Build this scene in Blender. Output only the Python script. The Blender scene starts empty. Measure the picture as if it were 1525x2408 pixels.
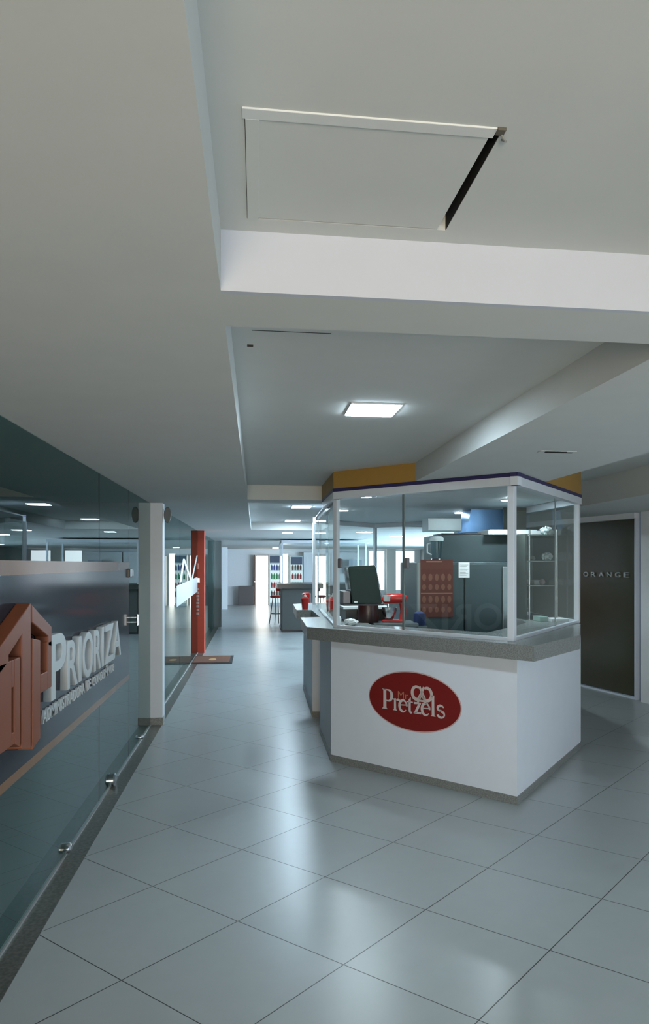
import bpy, bmesh, math, random
from mathutils import Vector, Matrix
random.seed(7)
C = bpy.context.scene.collection
SC = bpy.context.scene
PI = math.pi
H = 1.58

# ---------------------------------------------------------------- materials
MATS = {}
def srgb(r, g, b):
    f = lambda v: (v/255/12.92) if v/255 <= .04045 else ((v/255+.055)/1.055)**2.4
    return (f(r), f(g), f(b), 1)

def mat(name, col, rough=.5, metal=0., noise=.06, nscale=18., bump=0., spec=.5, coat=0.):
    if name in MATS: return MATS[name]
    m = bpy.data.materials.new(name); m.use_nodes = True
    nt = m.node_tree; b = nt.nodes['Principled BSDF']
    b.inputs['Roughness'].default_value = rough
    b.inputs['Metallic'].default_value = metal
    b.inputs['Specular IOR Level'].default_value = spec
    b.inputs['Coat Weight'].default_value = coat
    tc = nt.nodes.new('ShaderNodeTexCoord')
    n = nt.nodes.new('ShaderNodeTexNoise'); n.inputs['Scale'].default_value = nscale
    n.inputs['Detail'].default_value = 4
    nt.links.new(tc.outputs['Object'], n.inputs['Vector'])
    r = nt.nodes.new('ShaderNodeMapRange')
    r.inputs['To Min'].default_value = 1-noise; r.inputs['To Max'].default_value = 1+noise
    nt.links.new(n.outputs['Fac'], r.inputs['Value'])
    mx = nt.nodes.new('ShaderNodeVectorMath'); mx.operation = 'SCALE'
    mx.inputs[0].default_value = col[:3]
    nt.links.new(r.outputs['Result'], mx.inputs['Scale'])
    nt.links.new(mx.outputs['Vector'], b.inputs['Base Color'])
    if bump:
        bp = nt.nodes.new('ShaderNodeBump'); bp.inputs['Strength'].default_value = bump
        bp.inputs['Distance'].default_value = .01
        nt.links.new(n.outputs['Fac'], bp.inputs['Height'])
        nt.links.new(bp.outputs['Normal'], b.inputs['Normal'])
    MATS[name] = m
    return m

def emis(name, col, s):
    if name in MATS: return MATS[name]
    m = bpy.data.materials.new(name); m.use_nodes = True
    nt = m.node_tree; nt.nodes.clear()
    e = nt.nodes.new('ShaderNodeEmission'); o = nt.nodes.new('ShaderNodeOutputMaterial')
    e.inputs['Color'].default_value = (*col, 1); e.inputs['Strength'].default_value = s
    nt.links.new(e.outputs[0], o.inputs[0]); MATS[name] = m
    return m

def glass(name, tint, ior=1.5, rough=0., refl=1.):
    if name in MATS: return MATS[name]
    m = bpy.data.materials.new(name); m.use_nodes = True
    nt = m.node_tree; nt.nodes.clear()
    t = nt.nodes.new('ShaderNodeBsdfTransparent'); t.inputs['Color'].default_value = (*tint, 1)
    g = nt.nodes.new('ShaderNodeBsdfGlossy'); g.inputs['Roughness'].default_value = rough
    g.inputs['Color'].default_value = (refl*.93, refl, refl*.98, 1)
    fr = nt.nodes.new('ShaderNodeFresnel'); fr.inputs['IOR'].default_value = ior
    mx = nt.nodes.new('ShaderNodeMixShader'); o = nt.nodes.new('ShaderNodeOutputMaterial')
    geo = nt.nodes.new('ShaderNodeNewGeometry')
    # outside faces only reflect; the back of each face lets the ray pass
    inv = nt.nodes.new('ShaderNodeMath'); inv.operation = 'SUBTRACT'; inv.inputs[0].default_value = 1
    nt.links.new(geo.outputs['Backfacing'], inv.inputs[1])
    mul = nt.nodes.new('ShaderNodeMath'); mul.operation = 'MULTIPLY'
    nt.links.new(fr.outputs[0], mul.inputs[0]); nt.links.new(inv.outputs[0], mul.inputs[1])
    nt.links.new(mul.outputs[0], mx.inputs[0]); nt.links.new(t.outputs[0], mx.inputs[1])
    nt.links.new(g.outputs[0], mx.inputs[2]); nt.links.new(mx.outputs[0], o.inputs[0])
    MATS[name] = m
    return m

def floor_mat():
    m = bpy.data.materials.new('floor_tiles'); m.use_nodes = True
    nt = m.node_tree; b = nt.nodes['Principled BSDF']; L = nt.links.new
    tc = nt.nodes.new('ShaderNodeTexCoord')
    mp = nt.nodes.new('ShaderNodeMapping'); mp.vector_type = 'TEXTURE'
    mp.inputs['Location'].default_value = (-.5045, 2.977, 0)
    mp.inputs['Rotation'].default_value = (0, 0, PI/4-.0053)
    mp.inputs['Scale'].default_value = (.6001, .6001, 1)
    L(tc.outputs['Object'], mp.inputs['Vector'])
    sp = nt.nodes.new('ShaderNodeSeparateXYZ'); L(mp.outputs[0], sp.inputs[0])
    def M(op, a, bb=None):
        n = nt.nodes.new('ShaderNodeMath'); n.operation = op
        for i, v in enumerate((a, bb)):
            if v is None: continue
            if isinstance(v, (int, float)): n.inputs[i].default_value = v
            else: L(v, n.inputs[i])
        return n.outputs[0]
    def edge(o):
        f = M('FRACT', o); return M('MINIMUM', f, M('SUBTRACT', 1, f))
    d = M('MINIMUM', edge(sp.outputs[0]), edge(sp.outputs[1]))
    rr = nt.nodes.new('ShaderNodeMapRange'); rr.inputs['From Min'].default_value = .0027
    rr.inputs['From Max'].default_value = .0048; L(d, rr.inputs['Value'])
    # per tile tone
    fl = nt.nodes.new('ShaderNodeVectorMath'); fl.operation = 'FLOOR'
    cx = nt.nodes.new('ShaderNodeCombineXYZ'); L(sp.outputs[0], cx.inputs[0]); L(sp.outputs[1], cx.inputs[1]); cx.inputs[2].default_value = .5
    L(cx.outputs[0], fl.inputs[0])
    wn = nt.nodes.new('ShaderNodeTexWhiteNoise'); L(fl.outputs[0], wn.inputs['Vector'])
    n = nt.nodes.new('ShaderNodeTexNoise'); n.inputs['Scale'].default_value = 9; n.inputs['Detail'].default_value = 6
    L(tc.outputs['Object'], n.inputs['Vector'])
    t = M('ADD', M('MULTIPLY', wn.outputs[0], .06), M('MULTIPLY', n.outputs[0], .10))
    t = M('ADD', t, .92)
    col = nt.nodes.new('ShaderNodeVectorMath'); col.operation = 'SCALE'
    col.inputs[0].default_value = (.37, .40, .40); L(t, col.inputs['Scale'])
    mx = nt.nodes.new('ShaderNodeMix'); mx.data_type = 'RGBA'
    mx.inputs[6].default_value = (.03, .03, .028, 1)
    L(rr.outputs[0], mx.inputs[0]); L(col.outputs[0], mx.inputs[7]); L(mx.outputs[2], b.inputs['Base Color'])
    ro = M('ADD', M('MULTIPLY', n.outputs[0], .05), .285)
    L(ro, b.inputs['Roughness'])
    b.inputs['Specular IOR Level'].default_value = .62
    bp = nt.nodes.new('ShaderNodeBump'); bp.inputs['Strength'].default_value = .25; bp.inputs['Distance'].default_value = .002
    L(rr.outputs[0], bp.inputs['Height']); L(bp.outputs[0], b.inputs['Normal'])
    return m

def speckle(name, c1, c2, scale=140, rough=.25):
    m = bpy.data.materials.new(name); m.use_nodes = True
    nt = m.node_tree; b = nt.nodes['Principled BSDF']; L = nt.links.new
    tc = nt.nodes.new('ShaderNodeTexCoord')
    n = nt.nodes.new('ShaderNodeTexNoise'); n.inputs['Scale'].default_value = scale; n.inputs['Detail'].default_value = 6
    L(tc.outputs['Object'], n.inputs['Vector'])
    cr = nt.nodes.new('ShaderNodeValToRGB'); cr.color_ramp.elements[0].position = .38; cr.color_ramp.elements[1].position = .62
    cr.color_ramp.elements[0].color = (*c1, 1); cr.color_ramp.elements[1].color = (*c2, 1)
    L(n.outputs['Fac'], cr.inputs[0]); L(cr.outputs[0], b.inputs['Base Color'])
    b.inputs['Roughness'].default_value = rough
    MATS[name] = m
    return m

paint = mat('ceiling_paint', (.59, .61, .595), .9, noise=.035, nscale=6, bump=.05)
wallp = mat('wall_paint', (.76, .78, .80), .8, noise=.03)
white = mat('white_laminate', (.73, .79, .87), .55, noise=.03, nscale=8)
alu = mat('white_aluminium', (.68, .73, .79), .35, noise=.03)
purple = mat('purple_vinyl', (.03, .025, .10), .5)
yellow = mat('mustard_panel', (.38, .22, .05), .6, noise=.05)
granite = speckle('grey_granite', (.17, .18, .175), (.26, .275, .265))
granitel = speckle('border_granite', (.06, .065, .055), (.13, .13, .115), 60, .3)
FLOOR = floor_mat()
chrome = mat('chrome', (.85, .87, .9), .22, 1., noise=.02)
steel = mat('brushed_steel', (.30, .34, .34), .33, .85, noise=.08, nscale=5)
steeld = mat('dark_steel', (.055, .078, .082), .3, .3, noise=.08, nscale=4)
black = mat('black_plastic', (.012, .012, .013), .35)
dark = mat('gap_shade_black', (.006, .006, .006), .9)  # near-black, paints shade into the hatch gap; also vent slots and crack
red = mat('red_plastic', (.45, .02, .015), .35)
redp = mat('red_paint', (.56, .065, .03), .5, noise=.08)
ginfo = mat('poster_brown', (.08, .017, .009), .55)
orange = mat('orange_acrylic', (.21, .060, .024), .5, noise=.04)
ltr = mat('white_acrylic', (.55, .57, .57), .5, noise=.03)
film = mat('purple_grey_film', (.024, .026, .034), .12, noise=.1, nscale=2, spec=.07)
stripe = mat('orange_film', (.20, .105, .055), .12, noise=.04, spec=.07)
gl = glass('clear_glass', (.965, .988, .985))
glt = glass('shop_glass', (.42, .66, .66), 1.52, 0., .82)
glo = glass('olive_film_glass', (.02, .02, .01), 1.5)
frost = mat('frosted_film', (.55, .62, .66), .5)
panel_e = emis('led_panel_light', (.70, .88, 1.), 85)
spot_e = emis('spot_light', (.78, .92, 1.), 420)
day_back = emis('daylight_entrance', (.72, .87, 1.), 9.)
warm_fill = emis('warm_fill_glow', (1., .81, .58), 21.)
side_fill = emis('side_fill_glow', (.72, .87, 1.), 2.1)
hall_fill = emis('hall_fill_glow', (.62, .81, 1.), 40.0)
day_far2 = emis('daylight_far_window', (.80, .90, 1.), 3.0)
day_door = emis('daylight_door', (1., .99, .93), 5.0)
greyp = mat('grey_paint', (.17, .185, .175), .6)
brownp = mat('brown_board', (.105, .09, .085), .6)
darkwall = mat('dark_shop_wall', (.06, .085, .08), .8)
paper = mat('white_paper', (.72, .74, .74), .7)
plast = mat('thin_plastic', (.42, .48, .48), .35)

# ---------------------------------------------------------------- mesh helpers
class B:
    def __init__(s): s.bm = bmesh.new()
    def box(s, x0, x1, y0, y1, z0, z1, bevel=0.):
        b = bmesh.new()
        v = [b.verts.new(p) for p in [(x0,y0,z0),(x1,y0,z0),(x1,y1,z0),(x0,y1,z0),(x0,y0,z1),(x1,y0,z1),(x1,y1,z1),(x0,y1,z1)]]
        for f in [(3,2,1,0),(4,5,6,7),(0,1,5,4),(1,2,6,5),(2,3,7,6),(3,0,4,7)]: b.faces.new([v[i] for i in f])
        bmesh.ops.recalc_face_normals(b, faces=b.faces)
        if bevel: bmesh.ops.bevel(b, geom=b.edges[:], offset=bevel, segments=2, affect='EDGES', profile=.5)
        return s.add(b)
    def add(s, b, M=None):
        me = bpy.data.meshes.new('tmp'); b.to_mesh(me); b.free()
        if M is not None: me.transform(M)
        s.bm.from_mesh(me); bpy.data.meshes.remove(me); return s
    def mesh(s, me, M=None):
        me = me.copy()
        if M is not None: me.transform(M)
        s.bm.from_mesh(me); bpy.data.meshes.remove(me); return s
    def prism(s, poly, z0, z1, M=None, bevel=0.):
        b = bmesh.new()
        lo = [b.verts.new((p[0], p[1], z0)) for p in poly]; hi = [b.verts.new((p[0], p[1], z1)) for p in poly]
        n = len(poly)
        b.faces.new(hi); b.faces.new(lo[::-1])
        for i in range(n): b.faces.new([lo[i], lo[(i+1) % n], hi[(i+1) % n], hi[i]])
        bmesh.ops.recalc_face_normals(b, faces=b.faces)
        if bevel: bmesh.ops.bevel(b, geom=b.edges[:], offset=bevel, segments=2, affect='EDGES', profile=.5)
        return s.add(b, M)
    def wallseg(s, p, q, th, z0, z1, off=0., bevel=0.):
        """upright slab along p->q in plan, th thick, its middle off metres to the left of the line"""
        d = Vector((q[0]-p[0], q[1]-p[1])); l = d.length; a = math.atan2(d.y, d.x)
        M = Matrix.Translation((p[0], p[1], 0)) @ Matrix.Rotation(a, 4, 'Z')
        return s.add(B().box(0, l, off-th/2, off+th/2, z0, z1, bevel).bm, M)
    def tube(s, pts, r, n=10, cap=True):
        pts = [Vector(p) for p in pts]
        rs = r if isinstance(r, (list, tuple)) else [r]*len(pts)
        b = bmesh.new(); rings = []
        up = None
        for i, p in enumerate(pts):
            t = (pts[min(i+1, len(pts)-1)]-pts[max(i-1, 0)]).normalized()
            if up is None: up = Vector((0, 0, 1)) if abs(t.z) < .9 else Vector((1, 0, 0))
            u = t.cross(up).normalized(); w = u.cross(t).normalized(); up = w
            rings.append([b.verts.new(p+(u*math.cos(2*PI*k/n)+w*math.sin(2*PI*k/n))*rs[i]) for k in range(n)])
        for a, c in zip(rings, rings[1:]):
            for k in range(n): b.faces.new([a[k], a[(k+1) % n], c[(k+1) % n], c[k]])
        if cap: b.faces.new(rings[0][::-1]); b.faces.new(rings[-1])
        bmesh.ops.recalc_face_normals(b, faces=b.faces)
        return s.add(b)
    def lathe(s, prof, c=(0, 0, 0), n=20, M=None):
        b = bmesh.new(); rings = []
        for r, z in prof:
            rings.append([b.verts.new((r*math.cos(2*PI*k/n)+c[0], r*math.sin(2*PI*k/n)+c[1], z+c[2])) for k in range(n)])
        for a, d in zip(rings, rings[1:]):
            for k in range(n): b.faces.new([a[k], a[(k+1) % n], d[(k+1) % n], d[k]])
        b.faces.new(rings[0][::-1]); b.faces.new(rings[-1])
        bmesh.ops.remove_doubles(b, verts=b.verts, dist=1e-5)
        bmesh.ops.recalc_face_normals(b, faces=b.faces)
        return s.add(b, M)
    def build(s, name, m, parent=None, smooth=False, local=False):
        me = bpy.data.meshes.new(name); s.bm.to_mesh(me); s.bm.free()
        if parent is not None and not local:
            off = Vector(parent.location)
            if parent.parent: off += Vector(parent.parent.location)
            me.transform(Matrix.Translation(-off))
        me.materials.append(m)
        if smooth:
            for p in me.polygons: p.use_smooth = True
            me.shade_smooth()
            try: me.set_sharp_from_angle(angle=.7)
            except Exception: pass
        o = bpy.data.objects.new(name, me); C.objects.link(o)
        if parent is not None: o.parent = parent
        return o

def thing(name, label, cat, loc=(0, 0, 0), rz=0, group=None):
    o = bpy.data.objects.new(name, None); C.objects.link(o)
    o.location = loc; o.rotation_euler = (0, 0, rz); o.empty_display_size = .1
    o['label'] = label; o['category'] = cat
    if group: o['group'] = group
    return o
def tag(o, label, cat, group=None, kind=None):
    o['label'] = label; o['category'] = cat
    if group: o['group'] = group
    if kind: o['kind'] = kind
    return o
def struct(o):
    o['kind'] = 'structure'; return o
def origin(o, loc):
    """move a one-mesh thing's origin to its own base"""
    o.data.transform(Matrix.Translation(-Vector(loc))); o.location = loc; return o
def dup(root, loc, rz=None, label=None):
    r = root.copy(); C.objects.link(r); r.location = loc
    if rz is not None: r.rotation_euler = (0, 0, rz)
    if label: r['label'] = label
    for ch in list(root.children):
        c = ch.copy(); C.objects.link(c); c.parent = r
        for g in list(ch.children):
            d = g.copy(); C.objects.link(d); d.parent = c
    return r

def textmesh(s, extrude=0., offset=0., bevel=0., res=6):
    cu = bpy.data.curves.new('txt', 'FONT'); cu.body = s; cu.size = 1
    cu.extrude = extrude; cu.offset = offset; cu.bevel_depth = bevel; cu.bevel_resolution = 1; cu.resolution_u = res
    o = bpy.data.objects.new('txt', cu); C.objects.link(o)
    dg = bpy.context.evaluated_depsgraph_get(); dg.update()
    me = bpy.data.meshes.new_from_object(o.evaluated_get(dg))
    bpy.data.objects.remove(o); bpy.data.curves.remove(cu)
    return me
def fit(me, u0, u1, v0, v1):
    xs = [v.co.x for v in me.vertices]; ys = [v.co.y for v in me.vertices]
    a, b, c, d = min(xs), max(xs), min(ys), max(ys)
    for v in me.vertices:
        v.co.x = u0+(v.co.x-a)/(b-a)*(u1-u0); v.co.y = v0+(v.co.y-c)/(d-c)*(v1-v0)
    return me
# frame on the left glass wall: text x -> +Y, text y -> +Z, thickness -> +X
def MX(x): return Matrix(((0, 0, 1, x), (1, 0, 0, 0), (0, 1, 0, 0), (0, 0, 0, 1)))

# ================================================================ setting
XG = -1.02            # face of the left glass partition
struct(B().box(-6, 9.2, -6, 34, -.15, 0).build('floor', FLOOR))
tag_b = struct(B().box(XG-.02, -.911, -3.18, 14.2, -.001, .0035).build('trim_1', granitel))
struct(B().box(XG-.01, -.911, 14.2, 19.4, -.001, .0035).build('trim_2', granitel))

def ring_box(x0, x1, y0, y1):
    b = B(); t_ = .0006
    b.box(x0, x0+t_, y0, y1, S1+.001, 2.62).box(x1-t_, x1, y0, y1, S1+.001, 2.62).box(x0, x1, y0, y0+t_, S1+.001, 2.62).box(x0, x1, y1-t_, y1, S1+.001, 2.62)
    return b.build('hatch_gap_shade', dark)
S0, S1 = 2.185, 2.32
HX0, HX1, HY0, HY1 = -.018, .403, 1.241, 1.637
c = B()
T = 2.75
c.box(-6, -.076, -6, 31, S0, T)                       # left soffit
c.box(-.076, HX0, -6, 1.70, S1, T); c.box(HX1+.014, 1.15, -6, 1.70, S1, T)
c.box(HX0, HX1+.014, -6, HY0, S1, T); c.box(HX0, HX1+.014, HY1, 1.70, S1, T)
c.box(-.076, 1.15, 1.95, 7.13, S1, T)
c.box(-.076, 1.15, 7.50, 13.4, S1, T)
c.box(1.15, 2.1, -6, 13.4, S0, T)
c.box(2.1, 3.35, 1.95, 12., 2.44, T)
c.box(2.1, 3.35, -6, 1.95, S0, T); c.box(2.1, 3.35, 12., 13.4, S0, T)
c.box(3.35, 9.2, -6, 13.4, S0, T)
c.box(-.076, 9.2, 13.4, 31, S0, T)
struct(c.build('ceiling', paint))
beam_front = mat('beam_front_tone', (.55, .585, .655), .85, noise=.03, nscale=6)  # bluer tone on the front face of the first beam
struct(B().box(-.076, 1.15, 1.70, 1.72, S0, T).build('trim_12', beam_front))
struct(B().box(-.076, 1.15, 1.72, 1.95, S0, T).build('trim_3', paint))     # crossing beams
struct(B().box(-.076, 1.15, 7.13, 7.50, S0, T).build('trim_4', paint))
# near-black cap, paints the shade of the void over the hatch
struct(B().box(HX0-.05, HX1+.06, HY0-.05, HY1+.05, 2.62, 2.66).build('hatch_void_shade', dark))

struct(ring_box(HX0-.0005, HX1+.0138, HY0-.001, HY1+.001))  # near-black liner paints shade onto the edges of the hatch gap
# walls
struct(B().box(4.55, 4.565, .2, 3.8, .3, 1.9).build('window_17', side_fill))  # glowing panel added out of view to brighten the kiosk's right face
struct(B().box(-6.1, -6, -6, 31, 0, T).build('wall_left', darkwall))
struct(B().box(-6, XG-.11, 7.68, 7.80, 0, S0).build('wall_divider', darkwall))
struct(B().box(-6, -1.05, 19.3, 19.4, 0, S0).build('wall_shop', wallp))
RW = [(4.20, 9.41), (4.43, 8.33)]
struct(B().wallseg((4.46, 8.20), (4.62, 7.5), .12, 0, S0, -.02).box(4.57, 4.69, -3.3, 7.5, 0, S0).build('wall_right', wallp))
d = Vector((RW[0][0]-RW[1][0], RW[0][1]-RW[1][1])).normalized()
R2 = (RW[1][0]+d.x*4.6, RW[1][1]+d.y*4.6)
struct(B().wallseg(RW[1], R2, .12, 2.12, S0, .0).build('wall_header', wallp))
struct(B().wallseg(R2, (6.62, R2[1]+.2), .12, 0, S0, 0).build('wall_side', wallp))
struct(B().box(6.6, 6.7, 12.9, 31, 0, 1.0).box(6.6, 6.7, 12.9, 31, 2.05, S0).box(6.6, 6.7, 12.9, 14, 1, 2.05).box(6.6, 6.7, 23.5, 31, 1, 2.05).build('wall_hall_right', greyp))
struct(B().box(6.62, 6.66, 14, 23.5, 1.0, 2.05).build('window_1', hall_fill))  # unseen glowing panel added to light the far hall
# far wall with openings
FY = 30.0
def farwall():
    b = B(); ops = [(.04, .48, 0, 1.92), (1.03, 1.27, .0, 2.0), (4.5, 5.12, .55, 2.12), (5.5, 6.35, .55, 2.12)]
    x = -6
    for a, c2, z0, z1 in ops:
        b.box(x, a, FY, FY+.12, 0, S0); x = c2
        if z0 > 0: b.box(a, c2, FY, FY+.12, 0, z0)
        b.box(a, c2, FY, FY+.12, z1, S0)
    b.box(x, 6.7, FY, FY+.12, 0, S0)
    return b.build('wall_back', wallp), ops
fw, ops = farwall(); struct(fw)
for i, (a, c2, z0, z1) in enumerate(ops):
    o = B().box(a+.002, c2-.002, FY+.06, FY+.08, z0+.002, z1-.002).build('window_%d' % (i+2), day_door if i < 2 else day_far2)
    struct(o)
# the glazed entrance behind the viewer, where daylight comes in
struct(B().box(.25, 1.45, -3.26, -3.2, .1, 1.8).build('window_7', day_back))
struct(B().box(-.95, .2, -3.26, -3.2, .1, 1.8).build('window_15', warm_fill))  # warm glowing panel added to tint the near left soffit
struct(B().box(-6, -.95, -3.3, -3.18, 0, S0).box(4.5, 4.57, -3.3, -3.18, 0, S0).box(.2, .25, -3.3, -3.18, 0, S0).box(-.95, 4.5, -3.3, -3.18, 0, .1).box(-.95, 4.5, -3.3, -3.18, 1.8, 2.32).box(1.45, 4.5, -3.3, -3.18, .1, 1.8).build('wall_front', wallp))
struct(B().wallseg((4.47, 8.2), (4.6, 7.5), .02, 0, .08, .055).build('baseboard_right', white))

# ---------------------------------------------------------------- left glass partition
def pane(n, y0, y1, z0=.012, z1=S0-.004):
    return struct(B().box(XG-.01, XG, y0+.002, y1-.002, z0, z1).build(n, glt))
pane('window_8', -3.17, 1.0); pane('window_9', 1.0, 5.2); pane('window_10', 5.2, 6.38)
dr = pane('door_1', 6.38, 7.64)
pane('window_11', 7.80, 10.6); pane('window_12', 10.6, 13.76); pane('window_13', 14.02, 16.6); pane('window_14', 16.6, 19.3)
# fittings of the glass door
hb = B(); hb.tube([(XG+.05, 6.50, 1.075), (XG+.05, 6.50, 1.165)], .014); hb.tube([(XG, 6.50, 1.10), (XG+.05, 6.50, 1.10)], .009); hb.tube([(XG, 6.50, 1.14), (XG+.05, 6.50, 1.14)], .009)
h_ = hb.build('door_handle', chrome, dr, True)
hb = B(); hb.box(XG-.03, XG+.02, 6.30, 6.46, 1.475, 1.545, .008); hb.build('glass_lock', black, dr)
hb = B(); hb.box(XG+.001, XG+.024, 6.405, 6.45, 1.485, 1.535, .003); hb.build('lock_plate', white, dr)
struct(B().box(XG-.018, XG+.008, -3.17, 7.64, .0, .014).build('trim_6', mat('rail_aluminium', (.55, .57, .56), .35, .6)))
struct(B().box(XG-.018, XG+.008, 7.82, 13.76, .0, .014).build('trim_7', MATS['rail_aluminium']))
# clamps holding the glass at the floor
cl_l = ['chrome glass clamp at floor, nearest to viewer below the purple film', 'large chrome glass clamp at floor halfway to the white pillar',
        'small chrome glass clamp at floor just before the white pillar', 'chrome glass clamp at floor just past the white pillar']
for (y, w), l in zip([(4.28, .035), (5.60, .06), (6.95, .025), (8.35, .05)], cl_l):
    m_ = Matrix.Translation((XG+.012, y, .045)) @ Matrix.Rotation(PI/2, 4, 'Y')
    b_ = B().lathe([(.001, -.03), (w*.8, -.03), (w, -.02), (w, .012), (w*.7, .022), (.001, .024)], n=20, M=m_ @ Matrix.Scale(.75, 4, (1, 0, 0)))
    o = tag(b_.build('glass_clamp', chrome, smooth=True), l, 'glass clamp', 'floor clamps of the glass partition'); origin(o, (XG, y, .0))

# vinyl film band behind the first glass
f_ = B().box(XG+.0004, XG+.0016, -4, 6.36, .69, 1.535).build('window_film', film)
tag(f_, 'dark purple vinyl film band with orange stripes behind the left glass wall', 'window film')
origin(f_, (XG+.001, 3, .66))
for z0, z1 in ((1.535, 1.597), (.648, .69)):
    B().box(XG+.0004, XG+.0016, -4, 6.36, z0, z1).build('orange_stripe', stripe, f_)

# ---------------------------------------------------------------- raised sign on the left glass
sg = thing('shop_sign', 'raised sign of orange house emblem and white PRIORIZA letters on the left glass', 'sign', (XG, 4.3, .78))
em = B()
XF = .062
def slab(poly, bev=.004, dep=XF): em.prism(poly, 0, dep, MX(XG+.0018), bev)
# emblem: roofed house with a numeral one and a letter P
slab([(2.70, 1.145), (3.425, 1.415), (3.425, .79), (3.30, .815), (3.30, 1.29), (3.13, 1.225), (3.13, 1.20), (2.70, 1.06)])
slab([(2.70, .86), (3.165, .86), (3.165, 1.20), (2.70, 1.20)])
slab([(3.165, 1.09), (3.20, 1.09), (3.20, 1.20), (3.165, 1.20)])
slab([(3.20, .86), (3.275, .83), (3.275, 1.20), (3.20, 1.20)])
slab([(3.165, .86), (3.20, .86), (3.20, .91), (3.165, .91)])
em.build('emblem_left', orange, sg)
em = B()
slab([(3.45, .775), (3.57, .80), (3.57, 1.24), (3.45, 1.26)])
slab([(3.44, 1.405), (3.76, 1.285), (3.76, 1.19), (3.70, 1.20), (3.70, 1.245), (3.44, 1.33)])
slab([(3.69, 1.0), (3.76, 1.0), (3.76, 1.22), (3.69, 1.22)])
slab([(3.57, 1.0), (3.69, 1.0), (3.69, 1.085), (3.57, 1.085)])
em.build('emblem_right', orange, sg)
LT = [('P', 3.84, 4.135, .915, 1.235), ('R', 4.16, 4.395, .918, 1.175), ('I', 4.42, 4.485, .918, 1.175), ('O', 4.52, 4.80, .912, 1.183),
      ('R', 4.83, 5.04, .918, 1.175), ('I', 5.065, 5.13, .918, 1.175), ('Z', 5.16, 5.47, .918, 1.175), ('A', 5.46, 5.76, .918, 1.175)]
for ch, y0, y1, z0, z1 in LT:
    me = textmesh(ch, .02, .010 if ch != 'I' else 0, .004)
    fit(me, y0, y1, z0, z1)
    zs = [v.co.z for v in me.vertices]; a, b_ = min(zs), max(zs)
    for v in me.vertices: v.co.z = (v.co.z-a)/(b_-a)*.040
    B().mesh(me, MX(XG+.0018)).build('letter', ltr, sg)
for wd, y0, y1 in (('ADMINISTRADORA', 3.80, 4.70), ('DE', 4.76, 4.87), ('CONDOMÍNIOS', 4.93, 5.64)):
    me = textmesh(wd, .02, .008); fit(me, y0, y1, .815, .877 if wd[0] != 'C' else .887)
    for v in me.vertices: v.co.z = (v.co.z+.02)/.04*.012
    B().mesh(me, MX(XG+.0018)).build('tagline_word', ltr, sg)

# ---------------------------------------------------------------- pillars on the left
p = thing('pillar', 'tall white square pillar at the end of the glass wall', 'pillar', (-.96, 7.73, 0))
B().box(-1.13, -.905, 7.65, 7.81, .075, S0).build('shaft', alu, p)
B().box(-1.13, -.900, 7.642, 7.81, 0, .075).build('plinth', granite, p)
b_ = B(); b_.lathe([(.001, 0), (.07, 0), (.08, .01), (.08, .03), (.001, .035)], n=24, M=Matrix.Translation((-.865, 7.70, 2.07)) @ Matrix.Rotation(-PI/2, 4, 'X') @ Matrix.Scale(.45, 4, (1, 0, 0)))
o = tag(b_.build('wall_sensor', mat('grey_plastic', (.12, .14, .14), .5), smooth=True), 'small dark oval sensor at the top right of the white pillar', 'sensor'); origin(o, (-.865, 7.70, 2.0))
p = thing('pillar', 'red painted pillar standing on the doormat side of the glass', 'pillar', (-1.0, 13.9, 0))
p['label'] = 'red painted pillar with vertical white letters, at the doormat'
B().box(-1.13, -.905, 13.78, 14.02, 0, S0-.002).build('shaft', redp, p)
b_ = B(); zz = 1.16
for k in range(8):
    b_.box(-1.035+(.006 if k % 2 else 0), -.995-(.006 if k % 3 == 0 else 0), 13.772, 13.781, 1.16-k*.062-.04, 1.16-k*.062, .003)
b_.build('lettering', mat('pink_white', (.62, .42, .38), .6), p)
b_ = B().box(-1.03, -.98, 13.76, 13.781, 1.26, 1.34, .004); b_.build('door_plate', chrome, p)
b_ = B().box(-1.03, -1.005, 13.765, 13.781, 1.50, 1.60, .003); b_.build('switch', mat('peach_plastic', (.75, .35, .25), .5), p)
p = tag(B().box(-1.045, -.85, 19.40, 19.60, 0, S0-.002).build('pillar', greyp), 'dark grey square pillar beyond the red pillar', 'pillar'); origin(p, (-.95, 19.5, 0))
p = tag(B().box(-1.17, -.98, 27.0, 27.2, 0, S0-.002).build('pillar', wallp), 'slim pale pillar in front of the far white wall', 'pillar'); origin(p, (-1.08, 27.1, 0))

# doormat
p = thing('doormat', 'flat brown doormat with dark border on the floor by the red pillar', 'doormat', (-.7, 12.8, 0))
B().box(-1.015, -.37, 12.25, 13.25, .0036, .012).build('border', black, p)
B().box(-1.0, -.42, 12.33, 13.17, .0121, .016).build('pile', mat('brown_mat', (.16, .06, .03), .9, noise=.4, nscale=60), p)
B().prism([(-.70+.06*math.cos(k*PI/8), 12.72+.13*math.sin(k*PI/8)) for k in range(16)], .0161, .0172).build('motif', mat('mat_mark', (.55, .32, .14), .9), p)

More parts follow.
